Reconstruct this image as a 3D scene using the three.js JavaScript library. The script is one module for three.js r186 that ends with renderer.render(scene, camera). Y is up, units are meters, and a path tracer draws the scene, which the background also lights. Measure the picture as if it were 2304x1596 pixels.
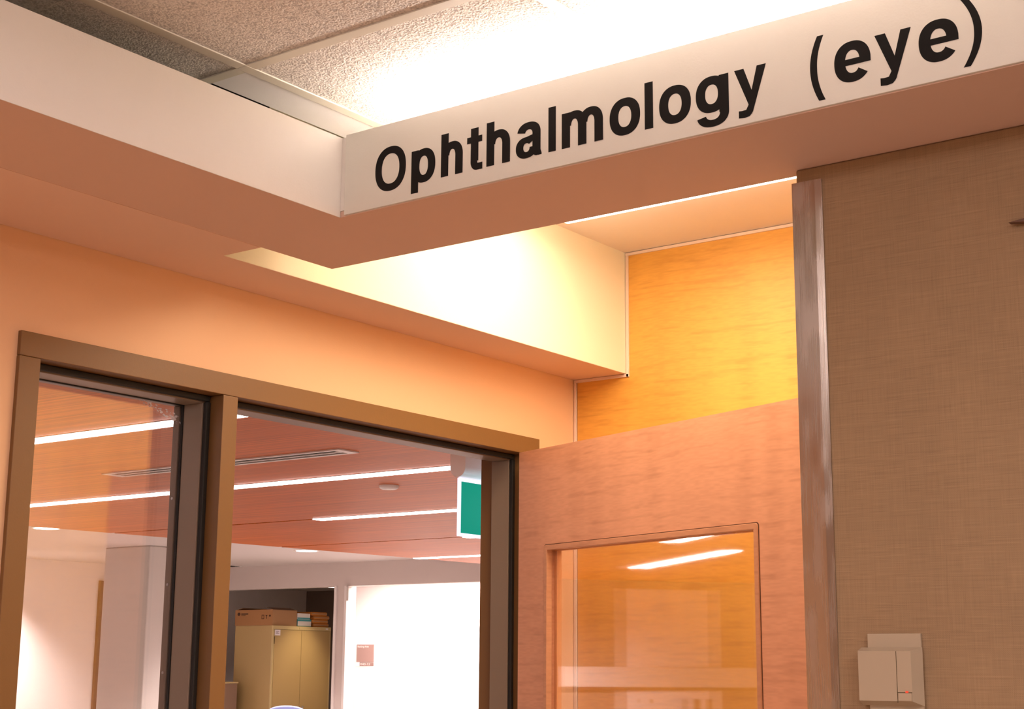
import * as THREE from 'three';
import { mergeGeometries } from 'three/addons/utils/BufferGeometryUtils.js';
import { RoundedBoxGeometry } from 'three/addons/geometries/RoundedBoxGeometry.js';
import { RectAreaLightUniformsLib } from 'three/addons/lights/RectAreaLightUniformsLib.js';

// ---------------------------------------------------------------- camera, exposure, lamp levels
const EYE = 1.549;                                   // eye height; y values below are measured from the eye
const scene = new THREE.Scene();
scene.background = new THREE.Color(0, 0, 0);
const camera = new THREE.PerspectiveCamera(26.39, 2304 / 1596, 0.05, 60);
camera.position.set(0, EYE, 0);
camera.rotation.set(0.20322602, -0.93257355, 0.00797714, 'YXZ');
camera.updateMatrixWorld();
const renderer = new THREE.WebGLRenderer({ antialias: true });
renderer.toneMapping = THREE.LinearToneMapping;
renderer.toneMappingExposure = 1.0;
renderer.shadowMap.enabled = true;
RectAreaLightUniformsLib.init();

const rgb = (r, g, b) => new THREE.Color().setRGB(r, g, b);
const WARM = rgb(1.0, 0.82, 0.79), COVE = rgb(1.0, 0.84, 0.76), RECESS = rgb(1.0, 0.80, 0.58), ROOM = rgb(1.0, 0.83, 0.79);
const LEVEL = { hallLens: 17, hallDown: 19, cove: 130, coveLens: 25, recessLens: 10, recessDown: 3.2, strip: 9, stripDown: 29, lobby: 60, cabinetSpot: 5, down: 55, alcove: 4 };

// ---------------------------------------------------------------- random numbers and noise
let seed = 7;
function rnd() { seed = (seed + 0x6D2B79F5) | 0; let t = Math.imul(seed ^ (seed >>> 15), 1 | seed); t = (t + Math.imul(t ^ (t >>> 7), 61 | t)) ^ t; return ((t ^ (t >>> 14)) >>> 0) / 4294967296; }
function lattice(px, py) { const a = new Float32Array(px * py); for (let i = 0; i < a.length; i++) a[i] = rnd(); return (x, y) => {     // periodic value noise
  const xi = Math.floor(x), yi = Math.floor(y); let fx = x - xi, fy = y - yi; fx = fx * fx * (3 - 2 * fx); fy = fy * fy * (3 - 2 * fy);
  const x0 = ((xi % px) + px) % px, x1 = (x0 + 1) % px, y0 = ((yi % py) + py) % py, y1 = (y0 + 1) % py;
  return (a[y0 * px + x0] * (1 - fx) + a[y0 * px + x1] * fx) * (1 - fy) + (a[y1 * px + x0] * (1 - fx) + a[y1 * px + x1] * fx) * fy; }; }
function texture(w, h, fn, srgb, repeatMetres) {
  const d = new Uint8Array(w * h * 4);
  for (let y = 0; y < h; y++) for (let x = 0; x < w; x++) { const c = fn(x / w, y / h, x, y), k = (y * w + x) * 4; d[k] = c[0]; d[k + 1] = c[1]; d[k + 2] = c[2]; d[k + 3] = 255; }
  const t = new THREE.DataTexture(d, w, h); t.wrapS = t.wrapT = THREE.RepeatWrapping; t.magFilter = THREE.LinearFilter; t.minFilter = THREE.LinearMipmapLinearFilter; t.generateMipmaps = true;
  if (srgb) t.colorSpace = THREE.SRGBColorSpace;
  t.repeat.set(1 / repeatMetres[0], 1 / repeatMetres[1]); t.needsUpdate = true; return t;
}
const clamp = v => Math.max(0, Math.min(255, v));
// figured maple veneer: vertical flitches, short wavy cross figure; 2.8 m square, so nothing repeats
const vA = lattice(9, 9), vB = lattice(40, 600), vC = lattice(160, 900), vD = lattice(60, 6), vE = lattice(14, 30);
const veneerMap = texture(2048, 2048, (u, v) => {
  const warp = 2.0 * vE(u * 14, v * 15) + 1.6 * vA(u * 9 + 3, v * 9);
  const fig = vB(u * 34 + 1.2 * vA(u * 9, v * 9), v * 360 + warp), fine = vC(u * 160, v * 900 + warp * 2), flitch = vD(u * 60, v * 6), big = vA(u * 9, v * 9);
  const line = Math.pow(Math.max(0, fig - 0.55) / 0.45, 1.3);
  const k = 1 - 0.07 * line - 0.05 * fine - 0.06 * flitch - 0.04 * big;
  return [clamp(252 * (k * 0.85 + 0.15)), clamp(250 * k), clamp(248 * (k * 1.12 - 0.12))];
}, true, [2.8, 2.8]);
// plain sliced wood of the room ceiling: long grain along z
const wA = lattice(4, 260), wB = lattice(10, 700), wC = lattice(6, 12);
const plankMap = texture(1024, 2048, (u, v) => { const k = 1 - 0.13 * wA(v * 4, u * 130) - 0.09 * wB(v * 10, u * 330) - 0.06 * wC(u * 6, v * 12); return [clamp(252 * k), clamp(250 * (k - 0.01)), clamp(248 * (k - 0.03))]; }, true, [1.1, 4.6]);
// woven vinyl wallcovering: uneven threads both ways
const tX = Array.from({ length: 512 }, () => rnd()), tY = Array.from({ length: 512 }, () => rnd()), tL = lattice(512, 24), tM = lattice(24, 512), tG = lattice(8, 8);
function weave(u, v) { const i = Math.floor(u * 512) % 512, j = Math.floor(v * 512) % 512; return 0.5 + 0.9 * (tX[i] - 0.5) * (tL(i, v * 24) - 0.5) + 1.3 * (tY[j] - 0.5) * (tM(u * 24, j) - 0.5) + 0.22 * (((i + j) % 2) - 0.5) + 0.16 * (tG(u * 8, v * 8) - 0.5); }
const weaveMap = texture(1024, 1024, (u, v) => { const k = 1 - 0.17 * (1 - weave(u, v)); return [clamp(255 * k), clamp(254 * k), clamp(252 * k)]; }, true, [0.72, 0.72]);
const weaveBump = texture(1024, 1024, (u, v) => { const k = clamp(255 * weave(u, v)); return [k, k, k]; }, false, [0.72, 0.72]);
// mineral ceiling tile: sandy grain
const gA = lattice(200, 200), gB = lattice(90, 90), gC = lattice(330, 330);
const grain = (u, v) => 0.45 * gA(u * 200, v * 200) + 0.25 * gB(u * 90, v * 90) + 0.3 * gC(u * 330, v * 330);
const tileMap = texture(1024, 1024, (u, v) => { const g = grain(u, v), k = 1 - 0.24 * Math.pow(Math.max(0, 0.62 - g) * 2.0, 1.2); return [clamp(255 * k), clamp(254 * k), clamp(252 * k)]; }, true, [0.61, 0.61]);
const tileBump = texture(1024, 1024, (u, v) => { const k = clamp(255 * Math.min(1, Math.max(0, (grain(u, v) - 0.25) * 1.9))); return [k, k, k]; }, false, [0.61, 0.61]);
// rolled paint and brushed metal
const pA = lattice(256, 256), pB = lattice(64, 64);
const paintBump = texture(512, 512, (u, v) => { const k = clamp(255 * (0.6 * pA(u * 256, v * 256) + 0.4 * pB(u * 64, v * 64))); return [k, k, k]; }, false, [0.5, 0.5]);
const mA = lattice(400, 6), mB = lattice(8, 20);
const brushRough = texture(512, 512, (u, v) => { const k = clamp(34 + 30 * mA(u * 400, v * 6) + 40 * mB(u * 8, v * 20)); return [k, k, k]; }, false, [0.12, 0.9]);
const brushBump = texture(512, 512, (u, v) => { const k = clamp(255 * mA(u * 400, v * 6)); return [k, k, k]; }, false, [0.12, 0.9]);

// ---------------------------------------------------------------- materials
const std = o => new THREE.MeshStandardMaterial(o);
const paint = (r, g, b, rough = 0.75) => std({ color: rgb(r, g, b), roughness: rough, bumpMap: paintBump, bumpScale: 0.00012 });
const M = {
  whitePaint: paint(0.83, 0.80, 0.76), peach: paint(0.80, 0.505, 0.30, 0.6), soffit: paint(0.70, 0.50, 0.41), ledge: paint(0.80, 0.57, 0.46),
  recess: paint(0.85, 0.785, 0.60), recessCeiling: paint(0.86, 0.80, 0.78), beige: paint(0.62, 0.54, 0.46), roomWhite: paint(0.80, 0.75, 0.73), roomGrey: paint(0.68, 0.64, 0.60), header: paint(0.64, 0.57, 0.54), roomCeiling: paint(0.54, 0.50, 0.48), dark: std({ color: rgb(0.02, 0.017, 0.014), roughness: 0.95 }),
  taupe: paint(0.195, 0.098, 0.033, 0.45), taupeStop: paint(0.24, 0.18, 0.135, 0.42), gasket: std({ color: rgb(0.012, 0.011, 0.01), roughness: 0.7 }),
  vinyl: std({ color: rgb(0.41, 0.275, 0.155), roughness: 0.75, map: weaveMap, bumpMap: weaveBump, bumpScale: 0.0004 }),
  steel: new THREE.MeshPhysicalMaterial({ color: rgb(0.52, 0.47, 0.42), metalness: 1, roughness: 1, roughnessMap: brushRough, bumpMap: brushBump, bumpScale: 0.00003, anisotropy: 0.4 }),
  panelWood: std({ color: rgb(0.90, 0.475, 0.09), roughness: 0.42, map: veneerMap }), doorWood: std({ color: rgb(0.86, 0.44, 0.27), roughness: 0.38, map: veneerMap }),
  doorEdge: std({ color: rgb(0.74, 0.37, 0.21), roughness: 0.4, map: veneerMap }), beadWood: std({ color: rgb(0.74, 0.36, 0.15), roughness: 0.4 }), groove: std({ color: rgb(0.10, 0.035, 0.015), roughness: 0.8 }),
  plank: new THREE.MeshPhysicalMaterial({ color: rgb(0.82, 0.21, 0.025), roughness: 0.45, specularIntensity: 0.2, map: plankMap }),
  tile: std({ color: rgb(0.80, 0.77, 0.73), roughness: 0.95, map: tileMap, bumpMap: tileBump, bumpScale: 0.0011 }), blankPanel: paint(0.86, 0.85, 0.86, 0.6), gridBar: std({ color: rgb(0.70, 0.67, 0.58), roughness: 0.5, metalness: 0.0 }),
  floor: std({ color: rgb(0.48, 0.38, 0.29), roughness: 0.5 }), roomFloor: std({ color: rgb(0.52, 0.45, 0.40), roughness: 0.5 }),
  sign: paint(0.73, 0.72, 0.67, 0.5), ink: new THREE.MeshPhysicalMaterial({ color: rgb(0.006, 0.005, 0.005), roughness: 0.6, specularIntensity: 0.3 }), jTrim: std({ color: rgb(0.80, 0.62, 0.52), roughness: 0.4 }),
  plastic: std({ color: rgb(0.47, 0.39, 0.28), roughness: 0.45 }), whitePlastic: std({ color: rgb(0.82, 0.79, 0.76), roughness: 0.4 }), whiteMetal: std({ color: rgb(0.78, 0.75, 0.72), roughness: 0.35 }),
  cabinet: std({ color: rgb(0.48, 0.35, 0.15), roughness: 0.45 }), cabinetTrim: std({ color: rgb(0.60, 0.49, 0.24), roughness: 0.4 }), seam: std({ color: rgb(0.10, 0.07, 0.03), roughness: 0.8 }), card: std({ color: rgb(0.42, 0.24, 0.115), roughness: 0.9 }), cardDark: std({ color: rgb(0.12, 0.06, 0.03), roughness: 0.9 }),
  orange: std({ color: rgb(0.55, 0.20, 0.03), roughness: 0.8 }), teal: std({ color: rgb(0.06, 0.36, 0.42), roughness: 0.6 }), paper: std({ color: rgb(0.85, 0.84, 0.83), roughness: 0.8 }), blue: std({ color: rgb(0.20, 0.24, 0.46), roughness: 0.6 }), chrome: std({ color: rgb(0.6, 0.6, 0.6), metalness: 1, roughness: 0.3 }),
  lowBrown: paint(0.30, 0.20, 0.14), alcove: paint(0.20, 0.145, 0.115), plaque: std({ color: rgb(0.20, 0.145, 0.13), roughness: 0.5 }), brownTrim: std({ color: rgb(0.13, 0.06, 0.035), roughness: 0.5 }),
};
const glass = new THREE.MeshPhysicalMaterial({ color: rgb(1, 1, 1), roughness: 0.02, metalness: 0, transmission: 1, thickness: 0, ior: 1.85 });
const glow = (c, k) => std({ color: rgb(0, 0, 0), roughness: 0.9, emissive: c, emissiveIntensity: k });

// ---------------------------------------------------------------- helpers
function boxUV(g) {                                    // uv in metres by dominant normal
  const p = g.attributes.position, n = g.attributes.normal, uv = new Float32Array(p.count * 2);
  for (let i = 0; i < p.count; i++) { const ax = Math.abs(n.getX(i)), ay = Math.abs(n.getY(i)), az = Math.abs(n.getZ(i)); let u, v;
    if (ay >= ax && ay >= az) { u = p.getX(i); v = p.getZ(i); } else if (ax >= az) { u = p.getZ(i); v = p.getY(i); } else { u = p.getX(i); v = p.getY(i); }
    uv[2 * i] = u; uv[2 * i + 1] = v; }
  g.setAttribute('uv', new THREE.BufferAttribute(uv, 2)); return g;
}
const flat = g => (g.index ? g.toNonIndexed() : g);
function bx(x0, x1, y0, y1, z0, z1, r = 0) {           // box between corners, y from the eye; r rounds the edges
  const w = x1 - x0, h = y1 - y0, d = z1 - z0, rr = Math.min(r, w / 2.1, h / 2.1, d / 2.1);
  const g = flat(rr > 0 ? new RoundedBoxGeometry(w, h, d, 2, rr) : new THREE.BoxGeometry(w, h, d));
  g.translate((x0 + x1) / 2, EYE + (y0 + y1) / 2, (z0 + z1) / 2); return boxUV(g);
}
function cyl(r0, r1, h, x, y, z, seg = 40) { const g = flat(new THREE.CylinderGeometry(r0, r1, h, seg)); g.translate(x, EYE + y, z); return boxUV(g); }
function prism(points, depth, bevel = 0) { const s = new THREE.Shape(points.map(p => new THREE.Vector2(p[0], p[1]))); return flat(new THREE.ExtrudeGeometry(s, { depth, bevelEnabled: bevel > 0, bevelSize: bevel, bevelThickness: bevel, bevelSegments: 2 })); }
const used = new Map();
function numbered(n) { const k = used.get(n) || 0; used.set(n, k + 1); return k ? n + '_' + String(k).padStart(3, '0') : n; }
function mesh(name, geos, mat, parent) {
  const list = Array.isArray(geos) ? geos : [geos]; const g = list.length > 1 ? mergeGeometries(list.map(q => { const c = flat(q); for (const a of Object.keys(c.attributes)) if (!['position', 'normal', 'uv'].includes(a)) c.deleteAttribute(a); return c; })) : list[0];
  const m = new THREE.Mesh(g, mat); m.name = parent === scene ? numbered(name) : name; m.castShadow = m.receiveShadow = true;
  if (parent.userData && parent.userData.base) g.translate(...parent.userData.base);
  if (parent !== scene && parent.userData.partNames) { const k = parent.userData.partNames[name] = (parent.userData.partNames[name] || 0) + 1; if (k > 1) m.name = name + '_' + String(k - 1).padStart(3, '0'); }
  parent.add(m); return m;
}
const bases = [];
function group(name, x, y, z) { const o = new THREE.Group(); o.name = numbered(name); o.position.set(x, EYE + y, z); o.userData.base = [-x, -EYE - y, -z]; o.userData.partNames = {}; bases.push(o); scene.add(o); return o; }
function thing(name, label, category, x, y, z, grp) { const o = group(name, x, y, z); Object.assign(o.userData, { label, category }); if (grp) o.userData.group = grp; return o; }
function struct(name, x = 0, y = -EYE, z = 0) { const o = group(name, x, y, z); o.userData.kind = 'structure'; return o; }
function structMesh(name, geos, mat) { const m = mesh(name, geos, mat, scene); m.userData.kind = 'structure'; return m; }
function sub(name, geos, mat, part, root) { const g0 = Array.isArray(geos) ? geos : [geos]; g0.forEach(g => g.translate(...root.userData.base)); part.userData.n = (part.userData.n || 0); return mesh(name, g0, mat, part); }
function rectLight(w, h, x, y, z, dir, color, level) { const l = new THREE.RectAreaLight(color, level, w, h); l.position.set(x, EYE + y, z); l.rotation.x = dir === 'up' ? Math.PI / 2 : -Math.PI / 2; scene.add(l); return l; }
function spot(x, y, z, tx, ty, tz, color, level, angle, pen, soft = 3) { const l = new THREE.SpotLight(color, level, 0, angle, pen); l.position.set(x, EYE + y, z); l.target.position.set(tx, EYE + ty, tz); l.castShadow = true; l.shadow.radius = soft; scene.add(l, l.target); return l; }

// ---------------------------------------------------------------- plan (metres; x away along the window wall, z towards the viewer's right)
const WALL = -2.49, FRONT = -2.48, ENDX = 3.668, SOF = 0.836, CEIL = 1.06, HIGH = 1.199, GREY = 2.275, FLOOR = -EYE;
const BX = 2.032, BZ = -1.918, REAR = 2.305, SLOTX = 2.093, SLOTZ = -2.195, LEDGE = -2.306;
const HX0 = -3.0, HZ1 = 3.2, ROOMCEIL = 0.88, WHITECEIL = 1.06, FAR = -13.49, DOORX = 11.9, ROOMZ0 = -2.64;

// floors and the hall's own walls
structMesh('floor', bx(HX0, ENDX + 0.1, FLOOR - 0.1, FLOOR, ROOMZ0 + 0.02, HZ1), M.floor);
structMesh('floor', bx(-2.2, 15, FLOOR - 0.1, FLOOR, FAR - 0.2, ROOMZ0 + 0.02), M.roomFloor);
structMesh('wall_back', bx(HX0 - 0.1, ENDX + 0.1, FLOOR, 1.4, HZ1, HZ1 + 0.12), M.beige);
structMesh('wall_near', bx(HX0 - 0.12, HX0, FLOOR, 1.4, WALL - 0.13, HZ1), M.beige);
// window wall: pieces around the frame opening
{ const x0 = 1.745, x1 = 3.475, top = 0.632;
  structMesh('wall_left', [bx(HX0, x0, FLOOR, SOF, WALL - 0.13, WALL), bx(x0, x1, top, SOF, WALL - 0.13, WALL), bx(x1, ENDX, FLOOR, SOF, WALL - 0.13, WALL), bx(HX0, ENDX, SOF, 1.45, WALL - 0.13, WALL)], M.peach); }
structMesh('wall_interior', [bx(ENDX, 12.0, FLOOR, 1.45, WALL - 0.13, WALL), bx(-2.2, HX0 + 0.85, FLOOR, 1.45, ROOMZ0 - 0.02, WALL - 0.13)], M.roomWhite);
// end wall with its veneer panel and the thin trim that follows the soffit
{ const w = struct('wall_end', ENDX, -EYE, -1.2), z1 = 0.9;
  mesh('backing', bx(ENDX + 0.006, ENDX + 0.12, FLOOR, 1.45, WALL, z1), M.recess, w);
  const t = 0.0105, s = new THREE.Shape([[WALL + 0.004, FLOOR], [z1, FLOOR], [z1, HIGH - t], [LEDGE + t, HIGH - t], [LEDGE + t, SOF - t], [WALL + 0.006 + t * 0.6, SOF - t], [WALL + 0.006 + t * 0.6, FLOOR]].map(p => new THREE.Vector2(p[0], p[1])));
  const g = flat(new THREE.ExtrudeGeometry(s, { depth: 0.012, bevelEnabled: false })); g.rotateY(-Math.PI / 2); g.translate(ENDX + 0.012, EYE, 0); mesh('wood_panel', boxUV(g), M.panelWood, w);
  const j = (y0, y1, z0, z1b) => mesh('edge_trim', bx(ENDX - 0.005, ENDX + 0.01, y0, y1, z0, z1b, 0.001), M.jTrim, w);
  j(HIGH - t, HIGH - 0.0015, LEDGE + 0.0015, z1); j(SOF - t, HIGH - t, LEDGE + 0.0015, LEDGE + t); j(SOF - t, SOF - 0.0015, WALL + 0.0015, LEDGE + t - 0.0005); j(FLOOR, SOF - t, WALL + 0.0015, WALL + 0.0015 + t * 0.8);
}
// grey vinyl wall on the right with its end return
structMesh('wall_right', bx(GREY, GREY + 0.155, FLOOR, SOF, -1.086, HZ1, 0.004), M.vinyl);
structMesh('wall_corridor', [bx(GREY + 0.155, ENDX, FLOOR, 1.45, 0.8, 0.92)], M.whitePaint);

// ---------------------------------------------------------------- soffits, beam and high recess
structMesh('ceiling_ledge', [bx(HX0, ENDX + 0.004, SOF, 1.40, WALL + 0.001, LEDGE)], M.recess);
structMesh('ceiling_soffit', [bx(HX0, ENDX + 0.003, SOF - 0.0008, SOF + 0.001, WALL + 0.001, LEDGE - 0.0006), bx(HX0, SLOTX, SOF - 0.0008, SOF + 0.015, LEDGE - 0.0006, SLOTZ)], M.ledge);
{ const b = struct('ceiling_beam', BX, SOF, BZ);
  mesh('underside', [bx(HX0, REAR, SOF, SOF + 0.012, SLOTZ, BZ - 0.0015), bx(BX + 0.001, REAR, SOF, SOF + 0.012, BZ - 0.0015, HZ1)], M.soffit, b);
  mesh('cove_bounce_sheet', [bx(HX0, REAR, SOF + 0.0122, SOF + 0.018, SLOTZ, BZ - 0.0015), bx(BX + 0.004, REAR, SOF + 0.0122, SOF + 0.018, BZ - 0.0015, HZ1)], M.whitePaint, b);  // added unseen white sheet that bounces the cove light upward
  mesh('fascia', [bx(HX0, BX, SOF + 0.0002, 0.995, BZ - 0.0014, BZ), bx(HX0, BX, SOF + 0.0182, 0.995, BZ - 0.016, BZ - 0.0014)], M.whitePaint, b);
  mesh('corner_return', bx(BX - 0.0006, BX + 0.02, SOF + 0.0125, 0.9945, BZ + 0.0002, -1.9062), M.whitePaint, b);
  mesh('sign_backing', bx(BX + 0.004, BX + 0.02, SOF + 0.0185, 0.985, -1.906, HZ1), M.whitePaint, b);
  mesh('rear_face', [bx(REAR - 0.016, REAR, SOF + 0.001, 1.40, SLOTZ, HZ1), bx(SLOTX, REAR - 0.016, SOF + 0.001, 1.40, SLOTZ, SLOTZ + 0.016), bx(SLOTX - 0.016, SLOTX, SOF + 0.001, 1.40, LEDGE, SLOTZ + 0.016)], M.recess, b);
}
structMesh('ceiling_recess', bx(SLOTX, ENDX + 0.004, HIGH, HIGH + 0.1, LEDGE, 0.9), M.recessCeiling);
// hall ceiling: lay-in tiles between bars, open shadow gap along the white fascia
{ const c = struct('ceiling', 1.8, CEIL, -1.94), P = 0.61, X = 1.790, Z = -1.9346, xs = [REAR], zs = [-2.15]; const xe = [], ze = [];
  for (let k = 0; X - k * P > HX0; k++) xe.push(X - k * P); for (let k = 0; Z + k * P < HZ1; k++) ze.push(Z + k * P);
  const xcuts = [REAR - 0.016, ...xe, HX0], zcuts = [-2.17, ...ze, HZ1], lamp = (x, z) => HALL.some(h => x > h[0] && x < h[1] && z > h[2] && z < h[3]);
  var HALL = [[X - 3 * P, X - 2 * P, Z + 1 * P, Z + 2 * P], [X - 5 * P, X - 4 * P, Z + 4 * P, Z + 6 * P], [X - P * 2, X - P, Z + 4 * P, Z + 5 * P]];
  for (let i = 0; i + 1 < xcuts.length; i++) for (let k = 0; k + 1 < zcuts.length; k++) {
    const x1 = xcuts[i], x0 = xcuts[i + 1], z0 = zcuts[k], z1 = zcuts[k + 1]; if (lamp((x0 + x1) / 2, (z0 + z1) / 2)) continue;
    if (i === 0 && k === 0) { mesh('blank_panel', bx(x0 + 0.002, x1, CEIL + 0.003, CEIL + 0.012, -2.0432, z1 - 0.002), M.blankPanel, c); continue; }
    if (k === 0) { mesh('ceiling_tile', bx(x0 + 0.002, x1 - 0.002, CEIL + 0.003, CEIL + 0.018, z0, z1 - 0.002), M.tile, c); continue; }
    mesh('ceiling_tile', bx(x0 + 0.002, x1 - 0.002, CEIL + 0.003, CEIL + 0.018, z0 + 0.002, z1 - 0.002), M.tile, c);
  }
  for (const x of xe) for (let k = 0; k + 1 < zcuts.length; k++) mesh('grid_bar', bx(x - 0.012, x + 0.012, CEIL, CEIL + 0.0028, zcuts[k] + (k ? 0.0122 : -0.02), zcuts[k + 1] - 0.0122, 0.0008), M.gridBar, c);
  for (const z of ze) for (let i = 0; i + 1 < xcuts.length; i++) mesh('grid_bar', bx(xcuts[i + 1] - (i + 2 < xcuts.length ? 0.012 : 0), xcuts[i] + 0.012 * (i ? 1 : 0) - (i ? 0.0242 : 0), CEIL - 0.0004, CEIL + 0.0024, z - 0.012, z + 0.012, 0.0008), M.gridBar, c);
}
structMesh('ceiling_plenum', [bx(HX0, REAR - 0.016, 1.36, 1.40, -2.30, HZ1), bx(HX0, SLOTX - 0.016, CEIL, 1.36, -2.195, -2.17)], M.dark);

// ---------------------------------------------------------------- lamps of the hall and the recess
const hallLabels = ['wraparound ceiling light over the middle of the hall, nearest the window wall', 'wraparound ceiling light at the far left of the hall behind the viewer', 'square wraparound ceiling light in the hall nearest the tan vinyl wall'];
HALL.forEach((h, i) => {
  const [x0, x1, z0, z1] = h, t = thing('ceiling_light', hallLabels[i], 'light', (x0 + x1) / 2, CEIL, (z0 + z1) / 2);
  mesh('housing', bx(x0 + 0.005, x1 - 0.005, CEIL - 0.008, CEIL + 0.03, z0 + 0.005, z1 - 0.005, 0.003), M.whiteMetal, t);
  mesh('lens', bx(x0 + 0.12, x1 - 0.12, CEIL - 0.085, CEIL - 0.009, z0 + 0.03, z1 - 0.03, 0.03), glow(WARM, LEVEL.hallLens), t);
  rectLight(x1 - x0 - 0.26, z1 - z0 - 0.08, (x0 + x1) / 2, CEIL - 0.089, (z0 + z1) / 2, 'down', WARM, LEVEL.hallDown);
});
for (const [za, zb, n] of [[-1.79, -0.46, 'hidden strip light on top of the beam, nearest the sign corner'], [-0.40, 0.80, 'hidden strip light on top of the beam, further along past the grey wall']]) {
  const t = thing('strip_light', n, 'light', 2.135, SOF + 0.018, (za + zb) / 2), yb = SOF + 0.0182;
  mesh('batten', bx(2.105, 2.165, yb, yb + 0.102, za, zb, 0.004), M.whiteMetal, t);
  mesh('lens', bx(2.113, 2.157, yb + 0.1025, yb + 0.128, za + 0.02, zb - 0.02, 0.008), glow(COVE, LEVEL.coveLens), t);
  rectLight(0.044, zb - za - 0.05, 2.135, yb + 0.131, (za + zb) / 2, 'up', COVE, LEVEL.cove);
}
{ const x0 = 2.62, x1 = 3.216, z0 = -2.235, z1 = -0.86, t = thing('recess_light', 'wide lensed ceiling light behind the sign beam by the honey wood wall', 'light', 2.92, HIGH, -1.55);
  mesh('frame', [bx(x0, x1, HIGH - 0.012, HIGH - 0.0005, z0, z0 + 0.03, 0.002), bx(x0, x1, HIGH - 0.012, HIGH - 0.0005, z1 - 0.03, z1, 0.002), bx(x0, x0 + 0.022, HIGH - 0.012, HIGH - 0.0005, z0 + 0.03, z1 - 0.03, 0.002)], M.whiteMetal, t);
  mesh('lens', bx(x0 + 0.022, x1 - 0.002, HIGH - 0.042, HIGH - 0.001, z0 + 0.03, z1 - 0.03, 0.012), glow(RECESS, LEVEL.recessLens), t);
  rectLight(0.44, z1 - z0 - 0.24, 2.97, HIGH - 0.045, (z0 + z1) / 2 + 0.07, 'down', RECESS, LEVEL.recessDown);
}

{ const t = thing('recess_light', 'added unseen ceiling light behind the tan vinyl wall, brightening the sidelight reflection', 'light', 3.0, HIGH, 0.0);  // added lamp, out of view, to lift the reflection in the sidelight glass
  mesh('frame', bx(2.70, 3.30, HIGH - 0.012, HIGH - 0.0005, -0.62, 0.62, 0.003), M.whiteMetal, t); mesh('lens', bx(2.73, 3.27, HIGH - 0.018, HIGH - 0.0122, -0.59, 0.59, 0.002), glow(RECESS, 6), t);
  rectLight(0.5, 1.1, 3.0, HIGH - 0.021, 0.0, 'down', RECESS, 13); }

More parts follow.
